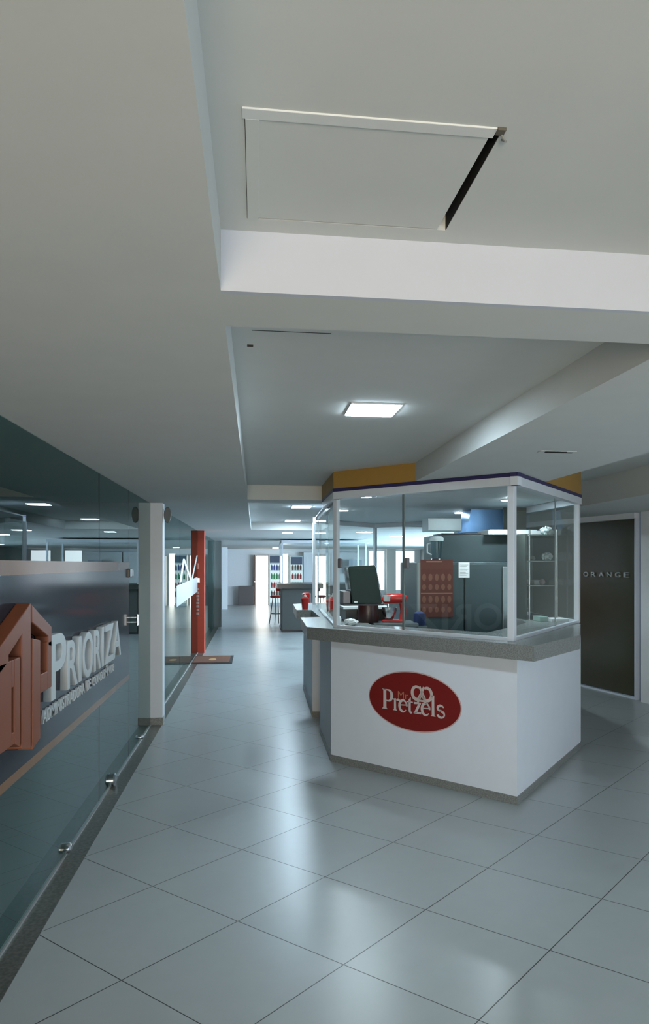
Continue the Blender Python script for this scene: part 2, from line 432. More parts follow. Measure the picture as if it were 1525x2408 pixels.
# frosted graphics on the second glass
p = thing('frosted_sticker', 'white frosted zigzag and slanted band sticker on the glass before the red pillar', 'sticker', (XG, 12, 1.2))
b_ = B()
b_.prism([(10.1, 1.02), (13.7, 1.10), (13.7, 1.36), (10.1, 1.30)], .0002, .003, MX(XG)); b_.build('band', glass('frost_band', (.72, .76, .80), 1.5, .3), p)
b_ = B()
for a, q in (((10.6, 1.34), (11.1, 1.66)), ((11.1, 1.66), (12.4, 1.30)), ((12.4, 1.30), (13.6, 1.74))):
    dx, dz = q[0]-a[0], q[1]-a[1]
    b_.prism([(a[0]-.12, a[1]), (a[0]+.16, a[1]), (q[0]+.16, q[1]), (q[0]-.12, q[1])], .0002, .003, MX(XG))
b_.build('zigzag', MATS['frost_band'], p)

# ---------------------------------------------------------------- ceiling hatch
p = thing('access_hatch', 'square white access hatch in the near ceiling with a dark gap at its right', 'hatch', (.19, 1.44, S1))
b_ = B().prism([(HX0+.003, HY0+.024), (HX1-.003, HY0+.024), (HX1-.007, HY1-.006), (HX0+.004, HY1-.006)], S1-.0005, S1+.003); b_.build('lid', paint, p)
B().box(HX0-.004, HX1+.003, HY0-.002, HY0+.027, S1-.003, S1+.012, .001).build('front_strip', mat('strip_paint', (.68, .70, .70), .7), p)
B().box(HX0+.001, HX0+.024, HY0+.026, HY1-.003, S1-.0035, S1+.012, .0008).build('side_strip', paint, p)
B().tube([(HX1+.012, HY0+.010, S1), (HX1+.016, HY0+.012, S1-.008), (HX1+.022, HY0+.016, S1-.012), (HX1+.026, HY0+.024, S1-.008), (HX1+.02, HY0+.03, S1-.002)], .0018, 8).build('wire_latch', mat('wire', (.3, .3, .27), .5, .6), p, True)
B().box(HX1+.003, HX1+.018, HY0-.004, HY0+.014, S1-.005, S1+.004, .001).build('corner_clip', mat('clip_brown', (.1, .09, .07), .6), p)

o = tag(B().box(-.012, .24, 1.966, 1.969, S1-.0012, S1+.002).build('ceiling_crack', dark), 'thin dark crack along the ceiling just behind the first beam', 'crack')
o.data.transform(Matrix.Translation((0, .45, 0))); origin(o, (.1, 2.41, S1))
o = tag(B().box(-.028, -.008, 2.575, 2.592, S1-.004, S1+.002, .001).build('ceiling_mark', mat('brown_mark', (.05, .04, .03), .9)), 'small dark clip on the ceiling near the left soffit corner', 'clip'); origin(o, (-.018, 2.58, S1))
p = thing('air_vent', 'thin slotted air vent in the right soffit above the kiosk', 'vent', (1.60, 3.88, S0))
B().box(1.50, 1.70, 3.85, 3.91, S0-.003, S0+.001, .001).build('frame', paint, p)
B().box(1.53, 1.65, 3.862, 3.874, S0-.005, S0-.0025).box(1.535, 1.69, 3.880, 3.900, S0-.005, S0-.0025).build('slot', dark, p)

# ---------------------------------------------------------------- ceiling lights
panel_e2 = emis('led_panel_light_bright', (.64, .84, 1.), 170)
def panel_light(x, y, z, w, d_, label, group='square ceiling lights', m=None):
    p = thing('ceiling_light', label, 'ceiling light', (x, y, z), 0, group)
    B().box(-w/2-.008, w/2+.008, -d_/2-.008, d_/2+.008, -.006, .0).build('frame', alu, p, local=True)
    B().box(-w/2, w/2, -d_/2, d_/2, -.010, -.0061).build('diffuser', m or panel_e, p, local=True)
    return p
panel_light(.553, 3.57, S1, .225, .26, 'nearest bright square ceiling light, in front of the kiosk sign')
panel_light(.58, 9.70, S1, .235, .26, 'bright square ceiling light just past the second beam', m=panel_e2)
panel_light(.62, 12.8, S1, .235, .26, 'bright square ceiling light in front of the third beam', m=panel_e2)
panel_light(.60, 14.4, S0, .18, .2, 'slim ceiling light in the dark soffit beyond the third beam')
for i, (x, y) in enumerate([(3.0, 16.), (3.0, 21.), (5.6, 18.), (5.6, 24.), (2.0, 13.9)]):  # all but the last are lamps added to brighten the far hall
    panel_light(x, y, S0, .26, .26, ['added ceiling light of the far hall, first behind the kiosk', 'added ceiling light of the far hall above the middle of the hall', 'added ceiling light of the far hall right side, nearer one', 'added ceiling light of the far hall right side, farther one', 'ceiling light seen low through the kiosk glass'][i], 'far hall ceiling lights')
p = thing('round_ceiling_light', 'round white ceiling light far down the corridor', 'ceiling light', (.70, 27., S0))
B().lathe([(.001, -.02), (.11, -.02), (.13, -.012), (.14, 0)], n=24).build('rim', alu, p, True, local=True)
B().lathe([(.001, -.027), (.10, -.024), (.11, -.0205)], n=24).build('diffuser', panel_e, p, True, local=True)

# ================================================================ kiosk
KL, KF_, KR_ = (.60, 6.06), (1.70, 4.79), (2.77, 6.20)
outer = [(.60, 6.06), (.60, 7.10), (.71, 7.12), (.71, 7.84), (.585, 7.86), (.60, 9.60), (1.70, 10.9), (2.80, 9.60), KR_, KF_]
def inset(poly, t):
    n = len(poly); r = []
    area = sum(poly[i][0]*poly[(i+1) % n][1]-poly[(i+1) % n][0]*poly[i][1] for i in range(n))
    sg_ = 1 if area > 0 else -1
    for i in range(n):
        a, b_, c_ = Vector(poly[i-1]), Vector(poly[i]), Vector(poly[(i+1) % n])
        d1 = (b_-a).normalized(); d2 = (c_-b_).normalized()
        n1 = Vector((-d1.y, d1.x))*sg_; n2 = Vector((-d2.y, d2.x))*sg_
        k = t/max(.2, (1+n1.dot(n2))); r.append(tuple(b_+(n1+n2)*k))
    return r
def ring(b, po, pi_, z0, z1):
    n = len(po); bm = bmesh.new()
    V = [[bm.verts.new((*q, z)) for q in P_] for P_ in (po, pi_) for z in (z0, z1)]
    o0, o1, i0, i1 = V
    for k in range(n):
        j = (k+1) % n
        bm.faces.new([o0[k], o0[j], o1[j], o1[k]]); bm.faces.new([i1[k], i1[j], i0[j], i0[k]])
        bm.faces.new([o1[k], o1[j], i1[j], i1[k]]); bm.faces.new([i0[k], i0[j], o0[j], o0[k]])
    bmesh.ops.recalc_face_normals(bm, faces=bm.faces)
    b.add(bm); return b
kb = thing('kiosk_counter', 'white six-sided kiosk counter base with low stone plinth', 'counter', (1.7, 7.6, 0))
ring(B(), outer, inset(outer, .10), .055, .97).build('base_wall', white, kb)
ring(B(), inset(outer, -.006), inset(outer, .09), 0, .055).build('plinth', granite, kb)
# worktop
so = [(.415, 6.19), (.43, 7.30), (.62, 7.34), (.62, 8.46), (.455, 8.50), (.48, 9.80), (1.70, 11.2), (2.95, 9.7), (2.90, 6.75), (2.765, 6.19), (2.31, 5.19), (1.73, 4.56)]
si = [(.97, 6.35), (.97, 7.30), (.98, 7.34), (.98, 8.46), (.97, 8.50), (.97, 9.4), (1.70, 10.3), (2.4, 9.4), (2.4, 6.6), (2.35, 6.38), (2.1, 6.0), (1.72, 5.5)]
wt = tag(ring(B(), so, si, .97, 1.07).build('worktop', granite), 'thick grey granite worktop running around the kiosk', 'worktop'); origin(wt, (1.7, 7.6, .97))

# glass enclosure
ke = thing('glass_enclosure', 'white framed glass enclosure standing on the kiosk worktop', 'glass enclosure', (1.7, 7.6, 1.07))
G = {'FL': (.648, 6.10), 'FM': (1.083, 5.50+.06), 'FR': (1.69, 4.86), 'RM': (2.36, 5.75), 'RR': (2.79, 6.32), 'LB': (.715, 8.45), 'BL': (.745, 9.70), 'BC': (1.70, 10.75), 'BR': (2.72, 9.5)}
zb, zt = 1.07, 2.105
def lerp(a, b_, t): return (a[0]+(b_[0]-a[0])*t, a[1]+(b_[1]-a[1])*t)
G['FM'] = lerp(G['FL'], G['FR'], .43); G['RM'] = lerp(G['FR'], G['RR'], .60)
def post(q, w, ang=0, name='post', m=alu, z1=zt, z0=zb):
    b_ = B(); M = Matrix.Translation((*q, 0)) @ Matrix.Rotation(ang, 4, 'Z')
    b_.add(B().box(-w/2, w/2, -w/2, w/2, z0, z1, .002).bm, M); return b_.build(name, m, ke)
post(G['FL'], .038, -.86); post(G['FR'], .046, PI/4); post(G['RR'], .046, .9); post(G['BC'], .04, PI/4); post(G['BL'], .045); post(G['BR'], .045)
gpan = [('FL', 'FM'), ('FM', 'FR'), ('FR', 'RM'), ('RM', 'RR'), ('RR', 'BR'), ('BR', 'BC'), ('BC', 'BL')]
for a, q in gpan:
    B().wallseg(lerp(G[a], G[q], .004), lerp(G[a], G[q], .996), .008, zb+.02, zt).build('glass_pane', gl, ke)
LM = lerp(G['FL'], G['LB'], .42)
B().wallseg(G['FL'], LM, .008, zb+.02, zt).build('glass_pane', gl, ke)
B().wallseg((LM[0]-.02, LM[1]), (G['LB'][0]-.01, G['LB'][1]), .008, zb+.01, zt-.02).build('glass_pane', gl, ke)
B().wallseg(lerp(G['LB'], G['BL'], .35), G['BL'], .008, zb+.02, zt).build('glass_pane', gl, ke)
# thin joints between panes
jm = mat('joint_grey', (.22, .26, .26), .3, .5)
post(G['FM'], .016, -.86, 'pane_joint', jm); post(G['RM'], .010, .9, 'pane_joint', jm); post(LM, .008, 0, 'pane_joint', jm)
post(G['LB'], .022, 0, 'door_stile', mat('dark_anodised', (.03, .045, .05), .35, .5))
# rails on the worktop
for a, q in gpan[:4]+gpan[4:]:
    B().wallseg(G[a], G[q], .034, zb, zb+.022).build('bottom_rail', alu, ke)
B().wallseg(G['FL'], G['LB'], .03, zb, zb+.016).build('bottom_rail', alu, ke)
# head: white band, purple strip over it
hd = [('FL', 'FR'), ('FR', 'RR')]
HL, HF, HR = (.612, 6.02), (1.695, 4.765), (2.80, 6.25)
for a, q in ((HL, HF), (HF, HR)):
    B().wallseg(a, q, .05, zt-.004, 2.158, .025).build('head_band', alu, ke)
B().wallseg((.612, 7.02), HL, .05, zt-.004, 2.158, .025).build('head_band', alu, ke)
for a, q in (('RR', 'BR'), ('BR', 'BC'), ('BC', 'BL')):
    B().wallseg(G[a], G[q], .04, zt, 2.165).build('head_band', alu, ke)
B().wallseg((.66, 6.2), (G['LB'][0]-.01, G['LB'][1]), .04, zt-.03, zt+.0).build('track', MATS['dark_anodised'], ke)
for a, q in ((HL, HF), (HF, HR)):
    B().wallseg(a, q, .054, 2.158, 2.1845, .025).build('purple_strip', purple, ke)
B().wallseg((.612, 7.02), HL, .054, 2.158, 2.1845, .025).build('purple_strip', purple, ke)
for a, q in (('BR', 'BC'), ('BC', 'BL')):
    B().wallseg(G[a], G[q], .045, 2.165, 2.1835).build('purple_strip', purple, ke)
# ceiling board inside the enclosure
cb = inset([(.66, 6.12), (1.695, 4.90), (2.74, 6.30), G['BR'], G['BC'], G['BL'], (.70, 8.4)][::-1], .01)
B().prism(cb, 2.166, 2.180).build('ceiling_board', mat('kiosk_ceiling', (.68, .73, .76), .6), ke)
# glass locks
for q, z, a in ((lerp(G['FM'], G['FR'], .035), 1.59, -.86), (lerp(G['FL'], G['FM'], .06), 1.59, -.86), ((G['LB'][0]+.025, G['LB'][1]-.03), 1.62, .0)):
    M = Matrix.Translation((*q, z)) @ Matrix.Rotation(a, 4, 'Z')
    b_ = B(); b_.add(B().box(-.018, .018, -.014, .014, -.04, .04, .008).bm, M); b_.build('glass_lock', mat('lock_grey', (.25, .24, .26), .4, .4), ke)
# mustard panels between head and ceiling
ks = thing('fascia_sign', 'plain mustard yellow board above the kiosk, left side below the recessed ceiling', 'fascia board', (.8, 6.0, S0))
d1 = (Vector(HF)-Vector(HL)).normalized(); t1 = (1.148-HL[0])/d1.x
e1 = (HL[0]+d1.x*t1, HL[1]+d1.y*t1)
B().wallseg(HL, e1, .03, S0, S1, .02).build('front_board', yellow, ks)
B().wallseg((.612, 7.128), HL, .03, S0, S1, .02).build('side_board', yellow, ks)
d2 = (Vector(HR)-Vector(HF)).normalized(); t2 = (2.102-HF[0])/d2.x
e2 = (HF[0]+d2.x*t2, HF[1]+d2.y*t2)
o = tag(B().wallseg(e2, HR, .03, S0, 2.435, .02).build('fascia_sign', yellow), 'small mustard yellow board above the right face of the kiosk', 'fascia board'); origin(o, (2.4, 5.7, S0))

# kiosk downlights
dl = ['round downlight in the kiosk ceiling, left front one', 'round downlight in the kiosk ceiling, left rear one', 'round downlight in the kiosk ceiling, right rear one', 'round downlight in the kiosk ceiling, right front one']
d0 = None
for (x, y), l in zip([(.93, 6.45), (.93, 8.10), (2.27, 8.30), (2.26, 6.62)], dl):
    if d0 is None:
        d0 = thing('downlight', l, 'downlight', (x, y, 2.166), 0, 'kiosk downlights')
        B().lathe([(.001, -.006), (.065, -.006), (.07, 0)], n=24).build('rim', alu, d0, True, local=True)
        B().lathe([(.001, -.010), (.05, -.009), (.055, -.0065)], n=24).build('lens', spot_e, d0, True, local=True)
    else: dup(d0, (x, y, 2.166), None, l)

# ---------------------------------------------------------------- oval pretzel sign
A_ = Vector(KL); B_ = Vector(KF_); fd = (B_-A_).normalized(); fn = Vector((fd.y, -fd.x))
def MF(off):   # local x along the face, local y up, local z outwards
    return Matrix(((fd.x, 0, fn.x, A_.x+fn.x*off), (fd.y, 0, fn.y, A_.y+fn.y*off), (0, 1, 0, 0), (0, 0, 0, 1)))
ov = thing('oval_sign', 'red oval Mr Pretzels sign on the front of the white kiosk counter', 'sign', (A_.x+fd.x*.826, A_.y+fd.y*.826, .37))
def ell(cx, cy, rx, ry, n=72): return [(cx+rx*math.cos(2*PI*k/n), cy+ry*math.sin(2*PI*k/n)) for k in range(n)]
B().prism(ell(.826, .578, .424, .219), .0, .003, MF(.001)).build('rim', mat('pale_pink', (.62, .42, .40), .5), ov)
B().prism(ell(.826, .578, .416, .211), .0, .005, MF(0)).build('disc', mat('sign_red', (.20, .012, .010), .45, noise=.05), ov)
class Gly:
    def __init__(s): s.b = B()
    def poly(s, pts): s.b.prism(pts, .005, .0075, MF(0))
    def arc(s, cx, cy, rx, ry, a0, a1, w0, w1=None, n=18):
        w1 = w0 if w1 is None else w1
        out, inn = [], []
        for k in range(n+1):
            t = k/n; a = math.radians(a0+(a1-a0)*t); w = w0+(w1-w0)*math.sin(PI*t)
            out.append((cx+(rx+w/2)*math.cos(a), cy+(ry+w/2)*math.sin(a))); inn.append((cx+(rx-w/2)*math.cos(a), cy+(ry-w/2)*math.sin(a)))
        for k in range(n): s.poly([out[k], out[k+1], inn[k+1], inn[k]])
g = Gly(); z0 = .494
cream = mat('cream_print', (.60, .54, .52), .5)
# P
g.poly([(.535, z0), (.590, z0), (.578, z0+.010), (.576, z0+.150), (.550, z0+.150), (.550, z0+.010)])
g.poly([(.535, z0+.150), (.60, z0+.150), (.60, z0+.140), (.550, z0+.140)])
g.arc(.598, z0+.104, .033, .040, 90, -90, .010, .026)
g.poly([(.576, z0+.058), (.60, z0+.058), (.60, z0+.069), (.576, z0+.069)])
# r
g.poly([(.640, z0), (.682, z0), (.672, z0+.008), (.670, z0+.085), (.653, z0+.085), (.653, z0+.008)])
g.poly([(.636, z0+.085), (.670, z0+.090), (.670, z0+.076), (.640, z0+.078)])
g.arc(.692, z0+.066, .016, .016, 150, 40, .010, .018)
# e
def gly_e(cx, r=.034):
    g.arc(cx, z0+.042, r, .042, 10, 320, .006, .022)
    g.poly([(cx-r, z0+.042), (cx+r+.002, z0+.048), (cx+r+.002, z0+.056), (cx-r, z0+.050)])
    g.arc(cx, z0+.042, r, .042, 0, 40, .012, .016, 6)
gly_e(.738)
# t
g.poly([(.790, z0+.01), (.808, z0+.01), (.808, z0+.115), (.790, z0+.095)])
g.poly([(.775, z0+.083), (.828, z0+.083), (.828, z0+.074), (.775, z0+.074)])
g.arc(.812, z0+.018, .014, .016, 180, 300, .012, .016)
# z
g.poly([(.838, z0+.084), (.900, z0+.084), (.900, z0+.073), (.838, z0+.068)])
g.poly([(.880, z0+.078), (.902, z0+.078), (.862, z0+.004), (.838, z0+.004)])
g.poly([(.836, z0), (.902, z0), (.906, z0+.018), (.836, z0+.011)])
gly_e(.944)
# l
g.poly([(.986, z0), (1.030, z0), (1.020, z0+.008), (1.018, z0+.150), (.998, z0+.150), (.998, z0+.008)])
g.poly([(.986, z0+.142), (.998, z0+.150), (1.018, z0+.150), (1.0, z0+.136)])
# s
g.arc(1.075, z0+.064, .026, .020, 20, 250, .006, .020)
g.arc(1.078, z0+.022, .028, .022, 90, -170, .020, .012)
g.poly([(1.052, z0+.058), (1.066, z0+.046), (1.096, z0+.038), (1.09, z0+.052)])
g.b.build('lettering', cream, ov)
# pretzel emblem
g = Gly()
g.arc(.862, .645, .040, .046, 60, 345, .017, .024, 24)
g.arc(.955, .645, .040, .046, 120, -165, .017, .024, 24)
g.poly([(.880, .690), (.897, .697), (.945, .612), (.925, .603)])
g.poly([(.937, .690), (.920, .697), (.872, .612), (.892, .603)])
g.poly([(.880, .600), (.937, .600), (.958, .574), (.945, .568), (.930, .586), (.887, .586), (.872, .568), (.859, .574)])
g.b.build('pretzel_emblem', mat('pretzel_print', (.60, .50, .47), .5), ov)
me = textmesh('Mr', .001, .0); fit(me, .690, .785, .588, .640)
for v in me.vertices: v.co.z = v.co.z+.0065
B().mesh(me, MF(0)).build('small_lettering', mat('tan_print', (.42, .17, .10), .5), ov)

# ================================================================ inside the kiosk
FYR = 6.92
fr = thing('refrigerator', 'large stainless steel refrigerator inside the kiosk with red poster on its door', 'refrigerator', (1.95, 7.3, 0))
B().box(1.49, 2.40, FYR, 7.75, .06, 1.60, .006).build('body', steeld, fr)
B().box(1.52, 1.93, FYR-.022, FYR-.002, .12, 1.585, .004).build('door', steeld, fr)
fd_ = B().box(1.945, 2.38, FYR-.022, FYR-.002, .12, 1.585, .004).build('door', steeld, fr)
B().box(1.485, 1.52, FYR-.026, FYR, .06, 1.60, .003).build('edge_strip', steel, fr)
B().box(2.30, 2.375, FYR-.045, FYR-.023, .95, 1.56, .010).build('door_handle', steel, fd_)
B().box(1.74, 2.44, 7.12, 7.75, 1.601, 1.865, .006).build('upper_compartment', steeld, fr)
B().box(1.55, 2.35, 6.98, 7.7, 0, .06).build('base', black, fr)
ps = thing('poster', 'dark red product poster with rows of pretzels on the refrigerator', 'poster', (1.66, FYR-.028, 1.35))
B().box(1.515, 1.825, FYR-.029, FYR-.0265, 1.09, 1.625).build('sheet', ginfo, ps)
tanp = mat('poster_tan', (.15, .06, .035), .6)
for r_, zc in enumerate((1.46, 1.37, 1.255, 1.16)):
    for k in range(5):
        B().prism(ell(1.55+k*.060, zc, .019, .033 if r_ % 2 == 0 else .027, 14), 0, .001, Matrix(((1, 0, 0, 0), (0, 0, -1, FYR-.0292), (0, 1, 0, 0), (0, 0, 0, 1)))).build('pretzel_picture', tanp, ps)
for z in (1.605, 1.315):
    B().box(1.57 if z > 1.5 else 1.52, 1.72 if z > 1.5 else 1.82, FYR-.0305, FYR-.0292, z-.005, z+(.006 if z > 1.5 else .0)).build('text_line', mat('poster_text', (.28, .14, .09), .6), ps)
p = thing('notice', 'small white paper notice taped to the refrigerator door', 'notice', (1.935, FYR-.025, 1.45))
B().box(1.880, 1.985, FYR-.0255, FYR-.0225, 1.455, 1.60).build('sheet', paper, p)
b_ = B()
for k in range(8): b_.box(1.892, 1.972-(k % 3)*.012, FYR-.0265, FYR-.0256, 1.575-k*.014, 1.578-k*.014)
b_.build('print', mat('grey_print', (.3, .33, .33), .7), p)

bl = thing('blender_jug', 'clear blender jug with pale lid standing on the refrigerator left corner', 'blender', (1.70, 7.02, 1.601))
B().lathe([(.055, 0), (.06, .015), (.05, .035), (.001, .036)], n=16).build('base', black, bl, True, local=True)
B().lathe([(.045, .036), (.062, .20), (.060, .20), (.044, .04)], n=16).build('jug', glass('jug_glass', (.88, .93, .94)), bl, True, local=True)
B().lathe([(.066, .20), (.068, .225), (.05, .245), (.001, .246)], n=16).build('lid', plast, bl, True, local=True)
B().tube([(-.06, 0, .18), (-.09, 0, .17), (-.09, 0, .09), (-.052, 0, .07)], .008).build('jug_handle', plast, bl, True, local=True)

tr = thing('tray', 'long shallow white tray on top of the refrigerator full of papers', 'tray', (2.45, 7.25, 1.866))
b_ = B().box(2.20, 2.72, 7.0, 7.36, 1.8665, 1.872); b_.box(2.20, 2.72, 6.995, 7.003, 1.872, 1.905).box(2.20, 2.72, 7.353, 7.361, 1.872, 1.905).box(2.713, 2.72, 7.003, 7.353, 1.872, 1.905).box(2.20, 2.207, 7.003, 7.353, 1.872, 1.905)
b_.build('tray_shell', paper, tr)
B().box(2.22, 2.69, 7.02, 7.34, 1.873, 1.915, .004).build('papers', mat('bluish_paper', (.62, .72, .76), .6), tr)
o = tag(B().box(1.78, 2.17, 7.0+.14, 7.5, 1.866, 1.882, .003).build('baking_sheet', black), 'flat black baking sheet lying on the refrigerator top', 'baking sheet'); origin(o, (2., 7.3, 1.866))

p = thing('steel_hood', 'stainless steel hood with painted blue glow hanging behind the refrigerator', 'hood', (2.35, 8.2, 1.93))
B().prism([(0, 0), (.62, 0), (.62, .24), (.08, .24)], 0, .34, Matrix(((.75, 0, 0, 2.2), (0, 0, -1, 8.12), (0, 1, 0, 1.925), (0, 0, 0, 1)))).build('hood_shell', mat('blue_glow_steel', (.30, .55, .95), .35, .9), p)  # blue glow of reflected light put into the steel colour
B().box(1.80, 2.16, 7.80, 8.1, 1.935, 2.07, .004).build('duct', mat('light_steel', (.45, .52, .54), .4, .5), p)

# shelf unit at the right face
sh = thing('shelf_unit', 'dark shelf unit with glass shelves at the right side of the kiosk', 'shelf', (2.6, 7.0, 0))
dkp = mat('dark_green_panel', (.035, .045, .038), .5)
B().box(2.46, 2.72, 7.40, 7.42, 1.071, 1.86).build('back_panel', dkp, sh)
B().box(2.455, 2.475, 6.70, 7.40, 1.071, 1.86).build('side_panel', dkp, sh)
B().box(2.50, 2.74, 7.44, 7.46, 1.93, 2.16).build('upper_panel', dkp, sh)
B().tube([(2.73, 6.62, 1.071), (2.73, 6.62, 1.9)], .008).build('upright', steel, sh)
B().tube([(2.49, 6.68, 1.071), (2.49, 6.68, 1.9)], .008).build('upright', steel, sh)
B().tube([(2.73, 7.42, 1.071), (2.73, 7.42, 1.93)], .008).build('upright', steel, sh)
sgls = mat('shelf_edge_glass', (.10, .16, .14), .15)
for z in (1.845, 1.61, 1.385):
    B().box(2.476, 2.745, 6.64, 7.395, z-.005, z+.004).build('glass_shelf', sgls, sh)
def bag(x, y, z, sx, sy, sz, label, m=plast, nm='plastic_bag'):
    bm = bmesh.new(); bmesh.ops.create_icosphere(bm, subdivisions=3, radius=1)
    rnd = random.Random(int(x*1000+z*77))
    for v in bm.verts:
        k = 1+.16*rnd.uniform(-1, 1)+.12*math.sin(v.co.x*7+z)*math.cos(v.co.y*5)
        v.co = Vector((v.co.x*sx*k, v.co.y*sy*k, max(-.85, v.co.z*k)*sz))
    zmin = min(v.co.z for v in bm.verts)
    for v in bm.verts: v.co.z -= zmin
    o = B().add(bm).build(nm, m); o.location = (x, y, z+.001)
    return tag(o, label, 'bag', 'wrapped supplies on the kiosk shelves')
bag(2.67, 6.72, 1.849, .06, .05, .045, 'crumpled pale bag on the top glass shelf by the end post')
bag(2.53, 7.15, 1.614, .045, .08, .045, 'clear plastic bag heap on the second glass shelf, left end')
bag(2.60, 6.95, 1.614, .04, .05, .028, 'small clear bag in the middle of the second glass shelf')
bag(2.68, 6.74, 1.614, .05, .05, .042, 'pale clear bag on the second glass shelf near the post')
bag(2.66, 6.80, 1.389, .025, .025, .028, 'little pinkish packet on the third glass shelf', mat('pinkish_plastic', (.35, .26, .25), .5))
for (x, y, z, w, d_, h_, l) in [(2.55, 7.05, 1.389, .055, .09, .045, 'white paper carton on the third glass shelf, left end'), (2.66, 6.98, 1.389, .045, .09, .042, 'white paper carton on the third glass shelf beside the left one'),
                               (2.67, 6.72, 1.58-.045, .05, .05, .035, '')][:2]:
    o = tag(B().box(x-w, x+w, y-d_, y+d_, z+.001, z+h_, .003).build('paper_carton', paper), l, 'carton', 'white cartons on the third shelf'); origin(o, (x, y, z+.001))
o = tag(B().box(2.60, 2.76, 6.42, 6.60, 1.0701, 1.098, .003).build('paper_stack', paper), 'white stack of paper on the worktop at the right end post', 'paper stack'); origin(o, (2.68, 6.5, 1.0701))
o = tag(B().box(2.50, 2.58, 6.45, 6.62, 1.0701, 1.115, .004).build('green_box', mat('pale_green', (.28, .42, .36), .5)), 'pale green box on the worktop below the glass shelves', 'box'); origin(o, (2.54, 6.5, 1.0701))

# warming oven on its white shelf
cabn = tag(B().box(.99, 1.24, 6.98, 7.55, 0, 1.165).build('low_cabinet', mat('black_laminate', (.018, .016, .015), .35)), 'black low cabinet inside the kiosk under the white shelf', 'cabinet'); origin(cabn, (1.1, 7.2, 0))
ws = tag(B().box(.775, 1.20, 6.72, 7.50, 1.178, 1.20, .002).build('shelf_board', paper), 'white shelf board carrying the black display oven', 'shelf'); origin(ws, (1., 7.2, 1.178))
o = tag(B().box(.80, .965, 6.74, 7.48, 1.0705, 1.177, .004).build('drawer_box', mat('dark_drawer', (.02, .016, .014), .4)), 'dark drawer box between the worktop and the white shelf board', 'box'); origin(o, (.9, 7.2, 1.0705))
o = tag(B().box(1.0, 1.19, 7.0, 7.5, 1.1652, 1.1775).build('spacer_board', black), 'thin black board under the right half of the white shelf', 'board'); origin(o, (1.1, 7.2, 1.1652))
ovn = thing('display_oven', 'black glossy box-shaped warming oven with slanted sides on a white shelf', 'oven', (1.0, 7.15, 1.20))
gb = mat('gloss_black_glass', (.018, .026, .022), .08, noise=.1)
bm = bmesh.new()
vs = [bm.verts.new(p_) for p_ in [(.885, 6.93, 1.215), (1.165, 6.93, 1.215), (1.165, 7.36, 1.215), (.885, 7.36, 1.215), (.850, 6.99, 1.560), (1.105, 6.99, 1.575), (1.105, 7.34, 1.575), (.850, 7.34, 1.560)]]
for f in [(3,2,1,0),(4,5,6,7),(0,1,5,4),(1,2,6,5),(2,3,7,6),(3,0,4,7)]: bm.faces.new([vs[i] for i in f])
bmesh.ops.recalc_face_normals(bm, faces=bm.faces); bmesh.ops.bevel(bm, geom=bm.edges[:], offset=.008, segments=2, affect='EDGES')
B().add(bm).build('glass_body', gb, ovn)
B().box(.80, 1.175, 6.92, 7.38, 1.2005, 1.216, .002).build('foot', black, ovn)
B().box(.80, .868, 6.95, 7.36, 1.217, 1.33, .004).build('side_box', mat('brown_side', (.12, .10, .10), .4), ovn)
b_ = B(); b_.tube([(1.172, 6.945, 1.22), (1.112, 7.0, 1.56)], .005); b_.build('steel_trim', chrome, ovn, True)
B().box(.90, .93, 6.922, 6.9285, 1.226, 1.242, .001).build('badge', ltr, ovn)
# mixer
mx_ = thing('stand_mixer', 'red stand mixer with steel bowl on the kiosk inner worktop', 'mixer', (1.20, 6.60, 1.0705), -.3)
o = tag(B().box(1.01, 1.40, 6.44, 6.78, 1.04, 1.0700, .004).build('side_table_top', steel), 'steel side tabletop carrying the red mixer', 'table'); origin(o, (1.2, 6.6, 1.04))
b_ = B().box(-.09, .11, -.05, .05, 0, .022, .008); b_.build('base', red, mx_, local=True)
B().tube([(.085, 0, .02), (.095, 0, .10), (.085, 0, .17)], [.032, .026, .03]).build('column', red, mx_, True, local=True)
B().tube([(.12, 0, .205), (.08, 0, .212), (.0, 0, .21), (-.07, 0, .20), (-.09, 0, .197)], [.03, .042, .045, .038, .02], 14).build('motor_head', red, mx_, True, local=True)
B().lathe([(.03, .023), (.045, .04), (.065, .10), (.068, .13), (.064, .13), (.04, .045), (.001, .04)], (-.03, 0, 0), 20).build('bowl', chrome, mx_, True, local=True)
B().tube([(-.04, 0, .16), (-.04, 0, .10)], .012).build('beater', chrome, mx_, True, local=True)
B().lathe([(.001, 0), (.03, 0), (.032, .05), (.001, .052)], (0, 0, 0), 16, Matrix.Translation((-.045, -.045, .185))).build('speed_knob', ltr, mx_, True, local=True)
o = tag(B().lathe([(.001, 0), (.05, 0), (.056, .06), (.05, .11), (.02, .125), (.001, .126)], n=18).build('blue_cap', mat('blue_cloth', (.008, .022, .09), .7), smooth=True), 'dark blue round container at the foot of the refrigerator', 'container'); o.location = (1.43, 6.55, 1.0402)
o2 = tag(B().box(1.40, 1.485, 6.47, 6.63, .99, 1.04).build('side_ledge', steel), 'narrow steel ledge beside the refrigerator', 'ledge'); origin(o2, (1.44, 6.55, .99))
o = tag(B().lathe([(.001, 0), (.09, 0), (.10, .05), (.09, .15), (.001, .155)], n=20).build('cooking_pot', mat('dark_brown_pot', (.035, .008, .006), .35), smooth=True), 'dark reddish brown pot left of the red mixer', 'pot'); o.location = (.985, 6.62, 1.0705)
bg = bag(.79, 6.29, 1.071, .055, .04, .03, 'white crumpled napkin pack on the worktop inside the left glass corner', paper, 'napkin_pack')
bg['group'] = 'x'; del bg['group']
sb = thing('squeeze_bottle', 'small white squeeze bottle at the kiosk left glass corner', 'bottle', (.70, 6.42, 1.0705))
